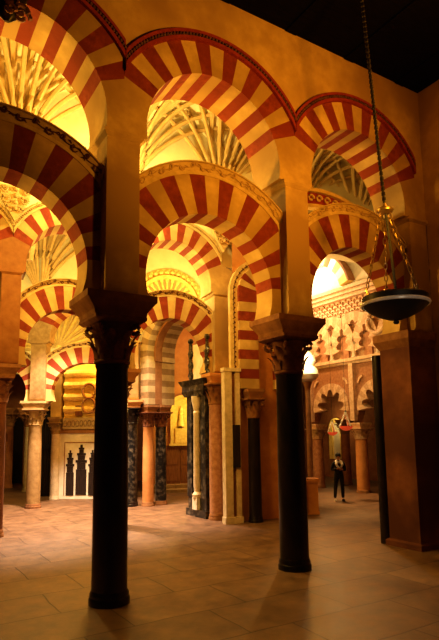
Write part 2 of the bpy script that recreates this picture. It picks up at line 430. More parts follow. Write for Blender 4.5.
# ================================================================== NEAREST ARCADE
B = 2 * HB
G = 'columns of the nearest arcade'
make_column('nearest black marble column on the left, in the foreground', (0, 0), 1, M['black_marble'], M['capital'], M['black_marble'], M['impost'], G)
make_column('nearest black marble column right of centre, under the middle and right arches', (B, 0), 1, M['black_marble'], M['capital'], M['black_marble'], M['impost'], G)
G = 'piers of the nearest arcade'
make_pier('tall ochre pier standing on the left foreground column', (0, 0), 1, 1, M['pier'], G, dl=.09)
make_pier('tall ochre pier standing on the right-of-centre foreground column', (B, 0), 1, 1, M['pier'], G)
G = 'lower arches of the nearest arcade'
make_lower_arch('lower red and cream horseshoe arch cut by the left edge, nearest arcade', (-HB, 0), 1, 1, G)
make_lower_arch('lower red and cream horseshoe arch between the two foreground columns', (HB, 0), 1, 1, G, scroll_mat=M['ornament_pale'])
make_lower_arch('lower red and cream horseshoe arch behind the hanging lamp', (B + HB, 0), 1, 1, G, scroll_mat=M['ornament_pale'])
t = thing('carved_band', 'carved frieze band curving above the lower arch behind the hanging lamp', 'frieze', (B + HB - .22, .28, LC + 1.3))
X = Matrix.Translation((0, 0, -LC - 1.3))
mb = MB(); mb.ring(LC + .05, 1.70, 1.76, 0, .14, 48, 140, 20, (0,), 2); mb.ring(LC + .05, 1.96, 2.02, -.03, .14, 48, 140, 20, (0,), 2); mb.xf(X).build('fillet', M['trim'], t)
MB().ring(LC + .05, 1.76, 1.96, .03, .14, 48, 140, 20, (0,), 2).xf(X).build('ground', M['red_trim'], t)
mb = MB()
for i in range(17):
    a = R(50 + 88 * i / 16); c_, q_ = cos(a), sin(a)
    mb.tube([(1.86 * c_ + .07 * cos(f) * (1 - f / 9), .015, LC + .05 + 1.86 * q_ + .07 * sin(f) * (1 - f / 9)) for f in [j * .55 for j in range(12)]], .02, 5)
mb.xf(X).build('relief', M['trim'], t)
G = 'upper arches of the nearest arcade'
make_upper_arch('upper striped arch at the top left corner, nearest arcade', (-HB + .09, 0), 1, 1, G, cut=.09)
make_upper_arch('upper striped arch at the top centre, above the two foreground columns', (HB, 0), 1, 1, G)
make_upper_arch('upper striped arch at the right, crossed by the lamp chain', (B + HB, 0), 1, 1, G)
mb = MB()
for c in (-HB, HB, B + HB): wall_bay(mb, Matrix.Translation((c, 0, 0)), 9.5)
mb.box(2 * B - .001, 6.0, -PY, .36, ZU, 9.5); mb.box(2 * B + .22, 6.0, -PY + .02, .36, ZI + .01, ZU); mb.box(5.75, 6.0, -PY + .02, .36, 0, ZI)
struct(mb.build('wall_front', M['plaster']), 'ochre plastered wall above the nearest arcade', 'wall')
t = thing('carved_keystone', 'dark carved keystone bracket at the top left corner, on the upper arch', 'bracket', (-1.40, -.42, 6.72))
rg = random.Random(11)
mb = MB(); mb.lathe([(.03, -.36), (.10, -.30), (.16, -.16), (.22, .02), (.26, .2), (.22, .36)], 12); mb.xf(Matrix.Diagonal((1, .55, 1, 1))).build('core', M['black_marble'], t)
mb = MB()
for i in range(13):
    zz = -.28 + .62 * rg.random(); a0 = -pi / 2 + rg.uniform(-1.6, 1.6); rr = .12 + .16 * (zz + .3)
    c = Vector((rr * cos(a0) * 1.15, rr * sin(a0) * .6, zz)); g = rg.uniform(.06, .1)
    mb.tube([c + Vector((g * (1 - .07 * j) * cos(j * .6), -.02, g * (1 - .07 * j) * sin(j * .6))) for j in range(11)], .026, 5)
mb.build('scrollwork', M['capital'], t)
# square pier at the right end
t = thing('square_pier', 'reddish square corner pier at the right end of the nearest arcade', 'pier', (5.37, .02, 0))
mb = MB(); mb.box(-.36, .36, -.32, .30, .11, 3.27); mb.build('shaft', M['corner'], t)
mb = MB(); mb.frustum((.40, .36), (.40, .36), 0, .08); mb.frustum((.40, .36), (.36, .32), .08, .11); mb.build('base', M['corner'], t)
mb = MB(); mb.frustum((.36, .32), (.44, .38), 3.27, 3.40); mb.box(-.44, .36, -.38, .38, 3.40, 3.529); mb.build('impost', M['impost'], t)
mb = MB(); mb.lathe([(.10, .0), (.10, 3.2)], 14, (-.30, .42)); mb.build('dark_corner_strip', M['black_marble'], t)  # thin black cylinder at the back left corner of the pier
t = make_pier('plain ochre half pier in the corner behind the hanging lamp', (2 * B, 0), 1, 1, M['pier'], None, half=(-1,))

# ================================================================== SECOND ARCADE
P2 = [(-2.7, 5.30), (-.30, 5.05), (1.94, 4.86), (4.28, 4.58)]
s2 = .925
rot2 = [bay_frame(P2[i], P2[i + 1])[1] for i in range(3)]
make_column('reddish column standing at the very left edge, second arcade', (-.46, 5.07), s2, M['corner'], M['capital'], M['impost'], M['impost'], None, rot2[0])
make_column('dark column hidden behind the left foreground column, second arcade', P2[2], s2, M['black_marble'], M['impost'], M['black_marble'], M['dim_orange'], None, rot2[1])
G = 'piers of the second arcade'
make_pier('orange pier coloured dark for shade at the left edge, second arcade', P2[1], s2, .87, M['dim_orange'], G, rot2[0])
make_pier('orange pier peeping out right of the left foreground column, second arcade', P2[2], s2, .87, M['pier'], G, rot2[1])
make_pier('glowing orange pier above the pink column, second arcade', P2[3], s2, .87, M['pier'], G, rot2[2])
G = 'lower arches of the second arcade'
for i, lab in ((1, 'lower striped arch with carved rim under a lit vault at the left, second arcade'), (2, 'lower striped arch with white rim framed by the middle opening, second arcade')):
    c, r, k = bay_frame(P2[i], P2[i + 1]); make_lower_arch(lab, c, s2, k, G, r)
G = 'upper arches of the second arcade'
for i, lab in ((0, 'sliver of upper striped arch at the left edge, second arcade'), (1, 'upper striped arch seen under the lower left foreground arch, second arcade'), (2, 'upper striped arch framed by the middle opening, second arcade')):
    c, r, k = bay_frame(P2[i], P2[i + 1])
    make_upper_arch(lab, c, s2, k, G, r, mats=(M['red'], M['cream'], M['trim'], M['ornament_pale']))
mb = MB()
for i in range(3):
    c, r, k = bay_frame(P2[i], P2[i + 1])
    wall_bay(mb, Matrix.Translation((c[0], c[1], 0)) @ Matrix.Rotation(r, 4, 'Z') @ Matrix.Diagonal((k, s2, s2, 1)), 10.2)
q = MB().box(0, 8.5, -.28, .33, 6.75, 9.6); q.box(0, 1.75, -.2, .25, 5.8, 6.8); q.xf(Matrix.Translation((4.28, 4.58, 0)) @ Matrix.Rotation(-.03, 4, 'Z')); mb.add(q.v, q.f)
struct(mb.build('wall_middle', M['vault']), 'pale plastered wall above the second arcade', 'wall')
# carved brackets where the upper arches of the second arcade meet
def bracket(label, p, z, rot):
    t = thing('carved_bracket', label, 'bracket', (p[0], p[1], z), rot, 'carved brackets of the second arcade')
    mb = MB(); prof = [(-.30, .50), (-.26, .22), (-.14, .02), (0, -.22), (.14, .02), (.26, .22), (.30, .50)]
    mb.prism(prof, -.10, .0); mb.build('shield', M['trim'], t)
    mb = MB()
    for sx in (-1, 1):
        for cx, cz, rr in ((.10, .02, .07), (.17, .2, .085), (.2, .39, .07)):
            mb.tube([(sx * (cx + rr * cos(a) * (1 - .5 * f)), -.125, cz + rr * sin(a) * (1 - .5 * f)) for f, a in [(i / 13, i / 13 * 3.2 * pi) for i in range(14)]], .022, 5)
    for z_ in (.02, .15, .28, .42): mb.sphere((0, -.13, z_), .05, 8)
    mb.build('scrollwork', M['ornament_pale'], t)
    return t
nrm = lambda r: (sin(r), -cos(r))
for (lab, i, rr) in (('carved shield bracket at the left edge between two far upper arches', 1, (rot2[0] + rot2[1]) / 2), ('carved shield bracket crowning the glowing orange pier', 3, rot2[2])):
    n = nrm(rr); bracket(lab, (P2[i][0] + n[0] * .37, P2[i][1] + n[1] * .37), 6.30, rr)

# ================================================================== THIRD ARCADE
P3 = [(-.95, 9.95), (1.22, 8.80), (3.36, 7.54)]
s3 = .79
rot3 = [bay_frame(P3[i], P3[i + 1])[1] for i in range(2)]
make_column('ochre column standing free on the left, third arcade', (1.13, 8.80), s3, M['ochre_stone'], M['ochre_stone'], M['impost'], M['ochre_stone'], None, rot3[0], r=.22)
make_column('veined black column just right of the left foreground column, third arcade', P3[2], s3, M['dark_marble'], M['black_marble'], M['black_marble'], M['orange_wall'], None, rot3[1], r=.20)
G = 'piers of the third arcade'
make_pier('pale ochre pier on the free-standing left column, third arcade', P3[1], s3, .94, M['ochre_stone'], G, rot3[0])
make_pier('ochre pier on the veined black column, third arcade', P3[2], s3, .94, M['pier'], G, rot3[1], half=(-1,))
for i, lab in ((0, 'lower striped arch in shadow left of the free-standing left column, third arcade'), (1, 'lower striped arch right of the free-standing left column, third arcade')):
    c, r, k = bay_frame(P3[i], P3[i + 1])
    make_lower_arch(lab, c, s3, k, 'lower arches of the third arcade', r)
    make_upper_arch(lab.replace('lower', 'upper'), c, s3, k, 'upper arches of the third arcade', r, mats=(M['red'], M['cream'], M['trim'], M['ornament_pale']))
mb = MB()
for i in range(2):
    c, r, k = bay_frame(P3[i], P3[i + 1])
    wall_bay(mb, Matrix.Translation((c[0], c[1], 0)) @ Matrix.Rotation(r, 4, 'Z') @ Matrix.Diagonal((k, s3, s3, 1)), 10.6)
q = MB().box(0, 2.6, -.2, .25, 5.0, 8.4); q.xf(Matrix.Translation((3.36, 7.54, 0)) @ Matrix.Rotation(-.42, 4, 'Z')); mb.add(q.v, q.f)
struct(mb.build('wall_far', M['vault']), 'pale plastered wall above the third arcade', 'wall')

# ================================================================== VAULTS
def vault(name, label, x0, x1, y0, y1, zs, rise, bays, rot=0, org=(0, 0), fan=None):
    mb = MB(); nx, ny = 14 * bays, 22
    bw = (x1 - x0) / bays; yc, hy = (y0 + y1) / 2, (y1 - y0) / 2
    def z(x, y):
        zx = zs + rise * sqrt(max(0, 1 - ((y - yc) / hy) ** 2))
        f = ((x - x0) / bw) % 1.0; zy = zs + rise * .97 * sqrt(max(0, 1 - (2 * f - 1) ** 2))
        return max(zx, zy)
    vs = [(x0 + (x1 - x0) * i / nx, y0 + (y1 - y0) * (.5 - .5 * cos(pi * j / ny)), 0) for j in range(ny + 1) for i in range(nx + 1)]
    vs = [(x, y, z(x, y)) for x, y, _ in vs]
    fs = [(j * (nx + 1) + i, j * (nx + 1) + i + 1, (j + 1) * (nx + 1) + i + 1, (j + 1) * (nx + 1) + i) for j in range(ny) for i in range(nx)]
    mb.add(vs, fs)
    o = struct(mb.build(name, M['vault'], loc=(org[0], org[1], 0), rotz=rot), label, 'vault')
    def path(a, b, n=26, ease=False): return [(a[0] + (b[0] - a[0]) * i / n, a[1] + (b[1] - a[1]) * i / n) for i in range(n + 1)]
    for k in range(bays + 1):
        xb = x0 + k * bw
        ribs = [((xb, y0 + .02), (xb, y1 - .02))]
        if k < bays:
            ribs += [((xb, y0), (xb + bw, y1)), ((xb + bw, y0), (xb, y1))]
            for yy in (y0, y1):
                ribs += [((xb, yy), (xb + bw * .5, yc)), ((xb + bw, yy), (xb + bw * .5, yc)), ((xb, yy), (xb + bw * .25, yc)), ((xb + bw, yy), (xb + bw * .75, yc)), ((xb, yy), (xb + bw * .5, yy + (yc - yy) * .45)), ((xb + bw, yy), (xb + bw * .5, yy + (yc - yy) * .45))]
        m2 = MB()
        for a, b in ribs:
            pp = [(x, y, z(min(max(x, x0 + .001), x1 - .001), y) - .03) for x, y in path(a, b)]
            m2.tube(pp, .07, 6)
        if k < bays: m2.lathe([(.02, -.16), (.13, -.12), (.16, -.04), (.1, 0)], 12, (xb + bw / 2, yc), z0=zs + rise)
        if fan:                                           # ribs spreading from the top of each pier of the far wall
            yw, zb = fan
            for sg in (-1, 1):
                if not (x0 <= xb + sg * .1 <= x1): continue
                for q in range(5):
                    ex = xb + sg * bw * (.07 + .22 * q); ey = yw - 1.5 + .24 * q
                    ex = min(max(ex, x0 + .01), x1 - .01); ez = z(ex, ey) - .04
                    pp = []
                    for i in range(15):
                        g = i / 14; pp.append((xb + sg * .05 + (ex - xb) * (1 - cos(g * pi / 2)) ** .8, yw + (ey - yw) * (1 - cos(g * pi / 2)), zb + (ez - zb) * sin(g * pi / 2)))
                    m2.tube(pp, .05, 6)
        m2.build('vault_ribs', M['rib'], o)
    return o
vault('ceiling_vault', 'cream ribbed vault behind the nearest arcade', P2[1][0] - 2.35 * 2, P2[1][0] + 2.35 * 5, .38, 5.1, 7.55, 1.75, 7, fan=(4.42, 7.25))
vault('ceiling_vault', 'cream ribbed vault behind the second arcade', -5.73, 3.6, .15, 3.95, 5.6, 2.0, 4, bay_frame(P3[0], P3[1])[1] * .6, (1.1, 4.9), fan=(3.40, 5.55))
vault('ceiling_vault', 'cream ribbed vault behind the third arcade', -6.0, 6.0, .2, 4.2, 4.9, 1.9, 5, bay_frame(P3[0], P3[1])[1], (1.13, 8.85))

mb = MB(); mb.box(-6, 4, 0, .3, 4.0, 8)
struct(mb.build('wall_north', M['vault'], loc=(3.01, 12.38, 0), rotz=-.49), 'pale wall under the farthest vault on the left', 'wall')
t = thing('scallop_shell', 'golden scallop shell relief glimpsed above the lower arch of the third arcade', 'relief', (2.75, 12.50, 4.85), -.49)
mb = MB(); vs = [(0, -.30, 0)]; n = 52
for i in range(n + 1):
    a = R(-5 + 190 * i / n); rr = 1.35 + .05 * cos(i / 4 * 2 * pi); vs.append((rr * cos(a), -.06 - .10 * (i % 4 > 1), rr * sin(a)))
mb.add(vs, [(0, i + 1, i + 2) for i in range(n)]); mb.build('fluted_shell', M['niche'], t)
mb = MB()
for i in range(14):
    a = R(185 * i / 13 - 2.5); mb.tube([(.1 * cos(a), -.32, .1 * sin(a)), (1.36 * cos(a), -.16, 1.36 * sin(a))], [.02, .055], 6)
mb.build('flutes', M['rib'], t)
mb = MB(); mb.ring(0, 1.38, 1.52, -.2, -.005, -5, 185, 16, (0,), 2); mb.build('rim', M['trim'], t)

# ================================================================== CENTRAL CHAPEL BLOCK
mb = MB(); mb.prism([(4.22, 3.78), (5.85, 3.51), (5.95, 3.9), (5.6, 4.25), (4.75, 4.25)], 0, 6.6, plane='xy')
mb.build('wall_chapel', M['orange_wall'])
struct(bpy.data.objects['wall_chapel'], 'orange side wall of the chapel behind the right-of-centre foreground column', 'wall')
rc = atan2(-.27, 1.63)
def on_wall(u, off=0):                                    # point on the chapel front: u along it, off in front of it
    return (4.22 + u * cos(rc) + off * sin(rc), 3.78 + u * sin(rc) - off * cos(rc))
# blind polychrome arch
p = on_wall(.74, .0)
t = thing('blind_arch', 'tall blind arch with horizontal red and yellow bands on the chapel wall', 'arch', (p[0], p[1], 2.84), rc)
ZS = 2.15
mb = MB(); mb.ring(ZS, .22, .68, -.20, -.005, 0, 180, 13, (0, 1), 3); mb.build('voussoirs', (M['red'], M['cream']), t)
for sg in (-1, 1):
    mb = MB()
    for k in range(10):
        z0 = k * ZS / 10; a_, b_ = sorted((sg * .22, sg * .68)); mb.box(a_, b_, -.20, -.005, z0, z0 + ZS / 10, (k + 1) % 2)
    mb.build('banded_jamb', (M['red'], M['cream']), t)
for sg in (-1, 1): mb = MB(); a_, b_ = sorted((sg * .68, sg * .86)); mb.box(a_, b_, -.12, -.005, 0, ZS); mb.build('rim_jamb', M['trim'], t)
mb = MB(); mb.ring(ZS, .68, .86, -.12, -.005, 0, 180, 12, (0,), 4); tb = mb.build('rim', M['trim'], t)
mb = MB(); rg = random.Random(3)
path = [(-.77, .15 + i * .11) for i in range(18)] + [(-.77 * cos(a), ZS + .77 * sin(a)) for a in [pi * i / 20 for i in range(21)]]
mb.tube([(x, -.122, z) for x, z in path], .008, 5)
for x, z in path: mb.tube([(x - .03 * rg.uniform(.4, 1), -.125, z - .04), (x + .02, -.13, z), (x - .01, -.125, z + .04)], [.008, .024, .006], 5)
mb.build('rim_ornament', M['ornament'], tb)
pc = on_wall(.36, .20)
t = make_column('black column carrying the banded blind arch on the chapel wall', pc, .78, M['black_marble'], M['brown_stone'], M['black_marble'], M['brown_stone'], None, rc, zi=3.62, imp=(.26, .22), r=.17)
# pale pilaster with plaque
pp = on_wall(-.15, .11)
t = thing('pilaster', 'pale stone pilaster with a dark plaque beside the pink column', 'pilaster', (pp[0], pp[1], 0), rc)
mb = MB(); mb.box(-.17, .0, -.10, .08, 0, 3.2); mb.box(0, .09, -.03, .08, 0, 3.2, 1); mb.box(.09, .20, -.08, .08, 0, 3.2); mb.build('shaft', (M['pale_stone'], M['brown_stone']), t)
mb = MB(); mb.box(-.0, .17, -.115, -.081, 1.15, 2.05); mb.build('plaque', M['dark_wood'], t)
mb = MB(); mb.box(-.19, .22, -.115, .08, 3.2, 3.28); mb.build('cap', M['pale_stone'], t)
mb = MB(); mb.box(-.19, .22, -.115, .08, 0, .13); mb.build('base', M['pale_stone'], t)
# pink column under the glowing pier
pk = (4.06, 4.30)
t = make_column('pink marble column beside the dark marble altarpiece', pk, .86, M['pink_marble'], M['brown_stone'], M['brown_stone'], M['orange_wall'], None, -.1, zi=3.74, r=.19, imp=(.30, .28))
# baroque altarpiece of dark marble facing the left
t = thing('altarpiece', 'dark veined marble altarpiece with a slim cream column', 'altarpiece', (3.95, 4.92, 0), 0)
mb = MB(); mb.box(-.10, .16, -.46, .46, 0, .16); mb.box(-.05, .15, -.42, .42, .16, .42); mb.build('plinth', M['dark_marble'], t)
mb = MB(); mb.box(.02, .15, -.40, .44, .42, 2.74); mb.build('back_panel', M['black_marble'], t)
for y in (.33, -.32):
    mb = MB(); mb.box(-.07, .06, y - .11, y + .11, .42, 2.74); mb.build('pilaster', M['dark_marble'], t)
mb = MB(); mb.lathe([(.11, .42), (.12, .5), (.075, .56), (.075, .6), (.09, .7), (.078, 2.3), (.09, 2.36), (.07, 2.4), (.12, 2.62), (.13, 2.74)], 16, (-.06, -.03)); mb.build('slim_column', M['pale_stone'], t)
mb = MB(); mb.box(-.14, .03, -.13, .08, .16, .44); mb.build('pedestal', M['white_marble'], t)
mb = MB(); mb.frustum((.13, .46), (.17, .54), 2.74, 2.86); mb.frustum((.16, .52), (.16, .52), 2.86, 3.0); mb.frustum((.17, .54), (.22, .62), 3.0, 3.12); mb.build('entablature', M['dark_marble'], t)
mb = MB(); mb.box(.02, .13, -.40, .28, 3.12, 4.0); mb.build('upper_panel', M['white_marble'], t)
for y0_ in (.36, -.42):
    mb = MB()
    for c_ in (3.25, 3.5, 3.78):
        mb.tube([(.0, y0_ + .09 * cos(a) * (1 - .5 * f), c_ + .1 * sin(a) * (1 - .4 * f)) for f, a in [(i / 13, i / 13 * 3 * pi) for i in range(14)]], .032, 6)
    mb.tube([(.0, y0_, 3.12), (.0, y0_ + .02, 3.5), (.0, y0_, 4.03)], .045, 6); mb.sphere((.0, y0_, 4.10), .075, 8)
    mb.build('scroll', M['dark_marble'], t)

# ================================================================== GREY BANDED ARCH AND THE ROOM BEHIND IT
ga, gb = (3.78, 7.25), (4.33, 5.22)
gc, gr, _ = bay_frame(ga, gb); gl = hypot(gb[0] - ga[0], gb[1] - ga[1]) / 2
ri = gl - .12; zc_ = 1.38
t = thing('banded_arch', 'tall horseshoe arch in grey and brown bands on paired columns', 'arch', (gc[0], gc[1], 2.66), gr)
mats_ = (M['grey_cream'], M['grey_dark'])
mb = MB(); mb.ring(zc_, ri, ri + .30, -.22, .02, -14, 194, 23, (0, 1), 3); mb.build('front_voussoirs', mats_, t)
mb = MB(); mb.ring(zc_, ri - .05, ri + .22, .021, .26, -14, 194, 14, (0,), 4); mb.build('soffit_band', M['brown_stone'], t)
mb = MB(); mb.ring(zc_, ri - .06, ri + .2, .261, .72, -14, 194, 23, (0, 1), 3); mb.build('inner_voussoirs', mats_, t)
zj = zc_ - ri * sin(R(14)) - .002
for sg in (-1, 1):
    mb = MB(); n = 7
    for k in range(n):
        xa, xb = sorted((sg * (ri - .05), sg * (ri + .27))); mb.box(xa, xb, -.22, .02, zj * k / n, zj * (k + 1) / n, k % 2)
        mb.box(xa, xb, .26, .72, zj * k / n, zj * (k + 1) / n, k % 2)
    mb.box(xa, xb, .02, .26, 0, zj, 2)
    mb.build('banded_jamb', mats_ + (M['brown_stone'],), t)
for i, (p, mt, lab) in enumerate((((3.74, 7.30), M['orange_wall'], 'orange stone column of the pair under the grey banded arch'), ((4.14, 7.36), M['dark_marble'], 'dark marble column of the pair under the grey banded arch'))):
    make_column(lab, p, .72, mt, M['capital'], M['brown_stone'], M['brown_stone'], None, gr, zi=3.68, imp=(.32, .27), r=.20)
# golden carved arch on the wall above
def on3(u, off=.2): a_ = -.42; return (3.36 + u * cos(a_) + off * sin(a_), 7.54 + u * sin(a_) - off * cos(a_))
p = on3(.95)
t = thing('carved_arch', 'golden carved arch with radiating colonnettes above the banded arch', 'arch', (p[0], p[1], 5.05), -.42)
mb = MB(); mb.ring(.3, .35, .42, -.09, -.003, 0, 180, 12, (0,), 3); mb.build('inner_rim', M['niche'], t)
mb = MB(); mb.ring(.3, .76, .86, -.14, -.003, 0, 180, 12, (0,), 3); mb.build('outer_rim', M['niche'], t)
mb = MB(); mb.ring(.3, .42, .76, -.02, -.003, 0, 180, 12, (0,), 3); mb.build('ground', M['pier'], t)
mb = MB()
for i in range(15):
    a = R(6 + 168 * i / 14); c, q = cos(a), sin(a); mb.tube([(r * c, -.05, .3 + r * q) for r in (.42, .47, .52, .66, .72, .76)], [.05, .03, .03, .03, .055, .05], 6)
mb.build('colonnettes', M['niche'], t)
mb = MB()
for i in range(19):
    a = R(5 + 170 * i / 18); mb.sphere((.96 * cos(a), -.05, .3 + .96 * sin(a)), .075, 8)
mb.ring(.3, .86, 1.06, -.04, -.003, 0, 180, 12, (0,), 3); mb.build('knobs', M['niche'], t)
# wall behind with glowing niche and wooden door
fx, fy, fr = 5.3, 10.6, -.38
mb = MB(); mb.box(0, 3.2, 0, .3, 0, 6)
struct(mb.build('wall_back', M['orange_wall'], loc=(fx, fy, 0), rotz=fr), 'orange wall with a niche and door seen beyond the grey banded arch', 'wall')
t = thing('lit_niche', 'glowing golden round-headed niche with a small carved figure', 'niche', (fx + 1.02 * cos(fr), fy + 1.02 * sin(fr), 1.55), fr)
mb = MB(); mb.ring(1.25, .26, .36, -.12, -.005, 0, 180, 10, (0,), 3); mb.box(-.36, -.26, -.12, -.005, 0, 1.25); mb.box(.26, .36, -.12, -.005, 0, 1.25); mb.box(-.40, .40, -.16, -.005, -.08, 0); mb.build('frame', M['niche'], t)
mb = MB(); mb.ring(1.25, .01, .26, -.02, -.004, 0, 180, 10, (0,), 3); mb.box(-.26, .26, -.02, -.004, 0, 1.25); mb.build('back_panel', M['niche'], t)
mb = MB(); mb.box(-.2, .2, -.09, -.021, .02, .52); mb.lathe([(.12, .56), (.10, .7), (.07, .85), (.10, .95), (.05, 1.02), (.07, 1.1), (.06, 1.18), (.02, 1.22)], 12, (0, -.08)); mb.build('carved_figure', M['niche'], t)
t = thing('wooden_door', 'brown wooden double door below the glowing niche', 'door', (fx + 1.0 * cos(fr), fy + 1.0 * sin(fr), .22), fr)
mb = MB(); mb.box(-.62, -.55, -.08, -.005, 0, 1.24); mb.box(.55, .62, -.08, -.005, 0, 1.24); mb.box(-.62, .62, -.08, -.005, 1.18, 1.26); mb.build('frame', M['wood'], t)
for sg in (-1, 1):
    mb = MB(); a, b = sorted((sg * .012, sg * .55)); mb.box(a, b, -.05, -.005, 0, 1.18)
    for z0 in (.08, .63):
        a, b = sorted((sg * .09, sg * .47)); mb.box(a, b, -.065, -.05, z0, z0 + .46)
    mb.build('door_leaf', M['wood'], t)
t = MB(); t.box(-1.0, 1.3, -.75, -.002, 0, .10); t.box(-1.0, 1.3, -.42, -.002, .10, .22)
tag(t.build('stone_step', M['ochre_stone'], loc=(fx + 1.0 * cos(fr), fy + 1.0 * sin(fr), 0), rotz=fr), 'low ochre stone steps in front of the wooden door', 'steps')

# ================================================================== LEFT SCREEN WALL WITH MERLON GRILLES
gx, gy, gr2 = 2.20, 10.36, atan2(-.63, .80)
def gp(u, off=0): return (gx + u * cos(gr2) + off * sin(gr2), gy + u * sin(gr2) - off * cos(gr2))
t = thing('screen_wall', 'white screen wall with dark stepped merlon openings on the left', 'screen', (gx, gy, 0), gr2)
mb = MB(); mb.box(.0, 2.2, 0, .18, 0, 1.95); mb.build('panel', M['white_marble'], t)
mb = MB(); mb.box(-.02, 2.2, -.05, .0, 1.93, 2.02); mb.box(.17, 1.7, -.015, 0, 1.64, 1.665); mb.box(.17, .19, -.015, 0, .1, 1.64); mb.build('frame', M['brown_stone'], t)
def merlon(cx):
    mb = MB()
    st = [(.125, .02, .78), (.10, .78, .98), (.135, .98, 1.06), (.085, 1.06, 1.2), (.105, 1.2, 1.27), (.05, 1.27, 1.38), (.066, 1.38, 1.43), (.025, 1.43, 1.52)]
    for w, z0, z1 in st: mb.box(cx - w, cx + w, -.02, -.002, .1 + z0, .1 + z1 - .002)
    return mb
for i in range(4):
    q = merlon(.36 + i * .345)
    c_ = .36 + i * .345
    q.xf(Matrix.Translation((c_, 0, 0)) @ Matrix.Diagonal((.95 if i % 2 == 0 else 1.3, 1, .88 if i % 2 == 0 else .98, 1)) @ Matrix.Translation((-c_, 0, 0)))
    q.build('merlon_grille', M['dark_wood'], t)
# carved masonry above the screen
t = thing('carved_masonry', 'golden carved masonry with roll mouldings above the white screen wall', 'masonry', (gx, gy, 2.03), gr2)
mb = MB(); mb.box(.12, 2.2, .02, .3, 0, 2.3); mb.build('backing', M['niche'], t)
mb = MB(); mb.box(.12, 2.2, -.06, .02, .02, .36); mb.build('frieze', M['grey_cream'], t)
mb = MB()
for i in range(16):
    cx = .2 + i * .125; mb.tube([(cx + .045 * cos(a), -.065, .19 + .09 * sin(a)) for a in [2 * pi * j / 10 for j in range(10)]], .014, 5, closed=True)
mb.build('frieze_relief', M['grey_dark'], t)
for z_ in (.62, .98, 1.34, 1.70):
    mb = MB(); mb.tube([(.14, .0, z_), (2.18, .0, z_)], .12, 10); mb.build('roll_moulding', M['niche'], t)
for k, z_ in enumerate((.72, 1.15)):
    mb = MB(); mb.tube([(.95 + .20 * cos(a), -.14, z_ + .22 * sin(a)) for a in [2 * pi * j / 20 for j in range(20)]], .035, 6, closed=True); mb.build('ring_relief', M['brown_stone'], t)
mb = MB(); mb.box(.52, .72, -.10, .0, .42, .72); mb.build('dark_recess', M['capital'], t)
p = gp(-.10, .05)
make_column('pale slim column at the left end of the white screen wall', p, .62, M['pale_stone'], M['ochre_stone'], M['pale_stone'], M['ochre_stone'], None, gr2, zi=3.9, r=.20, imp=(.3, .3))
p = gp(-.1, -.06)
t = thing('pier', 'golden pier above the slim column beside the white screen wall', 'pier', (p[0], p[1], 2.43), gr2)
mb = MB(); mb.box(-.16, .16, -.14, .14, 0, 1.9); mb.build('shaft', M['pier'], t)
# dark gate
p = gp(-.72, -.7)
t = thing('iron_gate', 'tall black iron gate between the free-standing left column and the slim column', 'gate', (p[0], p[1], 0), gr2)
mb = MB(); mb.box(-.32, -.26, -.04, .04, 0, 2.7); mb.box(.26, .32, -.04, .04, 0, 2.7); mb.box(-.32, .32, -.04, .04, 1.45, 1.56); mb.box(-.32, .32, -.04, .04, .0, .10); mb.box(-.32, .32, -.04, .04, 2.4, 2.5); mb.build('frame', M['iron'], t)
mb = MB(); mb.box(-.26, .26, .0, .03, 0, 1.5); mb.build('lower_panel', M['dark_wood'], t)
for i in range(6):
    x = -.22 + i * .088; mb = MB(); mb.tube([(x, 0, .1), (x, 0, 2.7)], .02, 6); mb.sphere((x, 0, 2.74), .05, 8, sq=(1, 1, 1.5)); mb.build('bar', M['iron'], t)
mb = MB(); mb.box(-.28, .28, .06, .10, 0, 2.65); mb.build('back_board', M['dark_wood'], t)
# dim far columns at the left
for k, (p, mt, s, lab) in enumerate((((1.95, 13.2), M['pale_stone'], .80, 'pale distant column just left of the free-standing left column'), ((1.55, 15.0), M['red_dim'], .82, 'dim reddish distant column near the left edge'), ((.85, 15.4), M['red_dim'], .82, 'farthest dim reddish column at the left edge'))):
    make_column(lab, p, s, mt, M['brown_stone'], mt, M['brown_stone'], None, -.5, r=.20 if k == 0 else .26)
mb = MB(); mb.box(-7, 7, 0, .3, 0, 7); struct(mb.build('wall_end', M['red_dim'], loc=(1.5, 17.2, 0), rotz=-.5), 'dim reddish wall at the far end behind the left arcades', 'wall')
mb = MB()
for (u) in (-1.6, -.4, .75): mb.ring(2.3, .02, .36, -.03, -.005, 0, 180, 10, (0,), 3, cx=u); mb.box(u - .36, u + .36, -.03, -.005, 0, 2.3)
struct(mb.build('door_1', M['dark_wood'], loc=(1.5, 17.2, 0), rotz=-.5), 'dark doorways in the far end wall', 'door')

# ================================================================== DISTANT CARVED CHAPEL ON THE RIGHT (faces the left)
t = thing('carved_screen', 'pink carved stone screen of interlaced lobed arches in the right opening', 'screen', (10.2, 6.4, 0), -pi / 2)
# local frame: x runs toward the viewer's right (world -y), y away from viewer (world +x)
def cxl(yw): return 6.4 - yw
bays = (7.05, 5.05, 3.05); edges = (8.02, 6.04, 4.06, 2.08)
mb = MB()
for (b) in bays:
    n = 26; c = cxl(b); vs = []; fs = []
    rin = .80; zc = 2.62
    pts = [(c - .985, 2.14)] + [(c + rin * cos(pi - pi * i / n) * (1), max(2.14, zc + rin * 1.0 * sin(pi * i / n))) for i in range(n + 1)] + [(c + .985, 2.14)]
    for x, z in pts: vs += [(x, 0, z), (x, 0, 4.0), (x, .3, 4.0), (x, .3, z)]
    for i in range(len(pts) - 1):
        q, d = i * 4, i * 4 + 4
        fs += [(q, q + 1, d + 1, d), (q + 1, q + 2, d + 2, d + 1), (q + 2, q + 3, d + 3, d + 2), (q + 3, q, d, d + 3)]
    mb.add(vs, fs)
mb.build('spandrel', M['sebka_dark'], t)
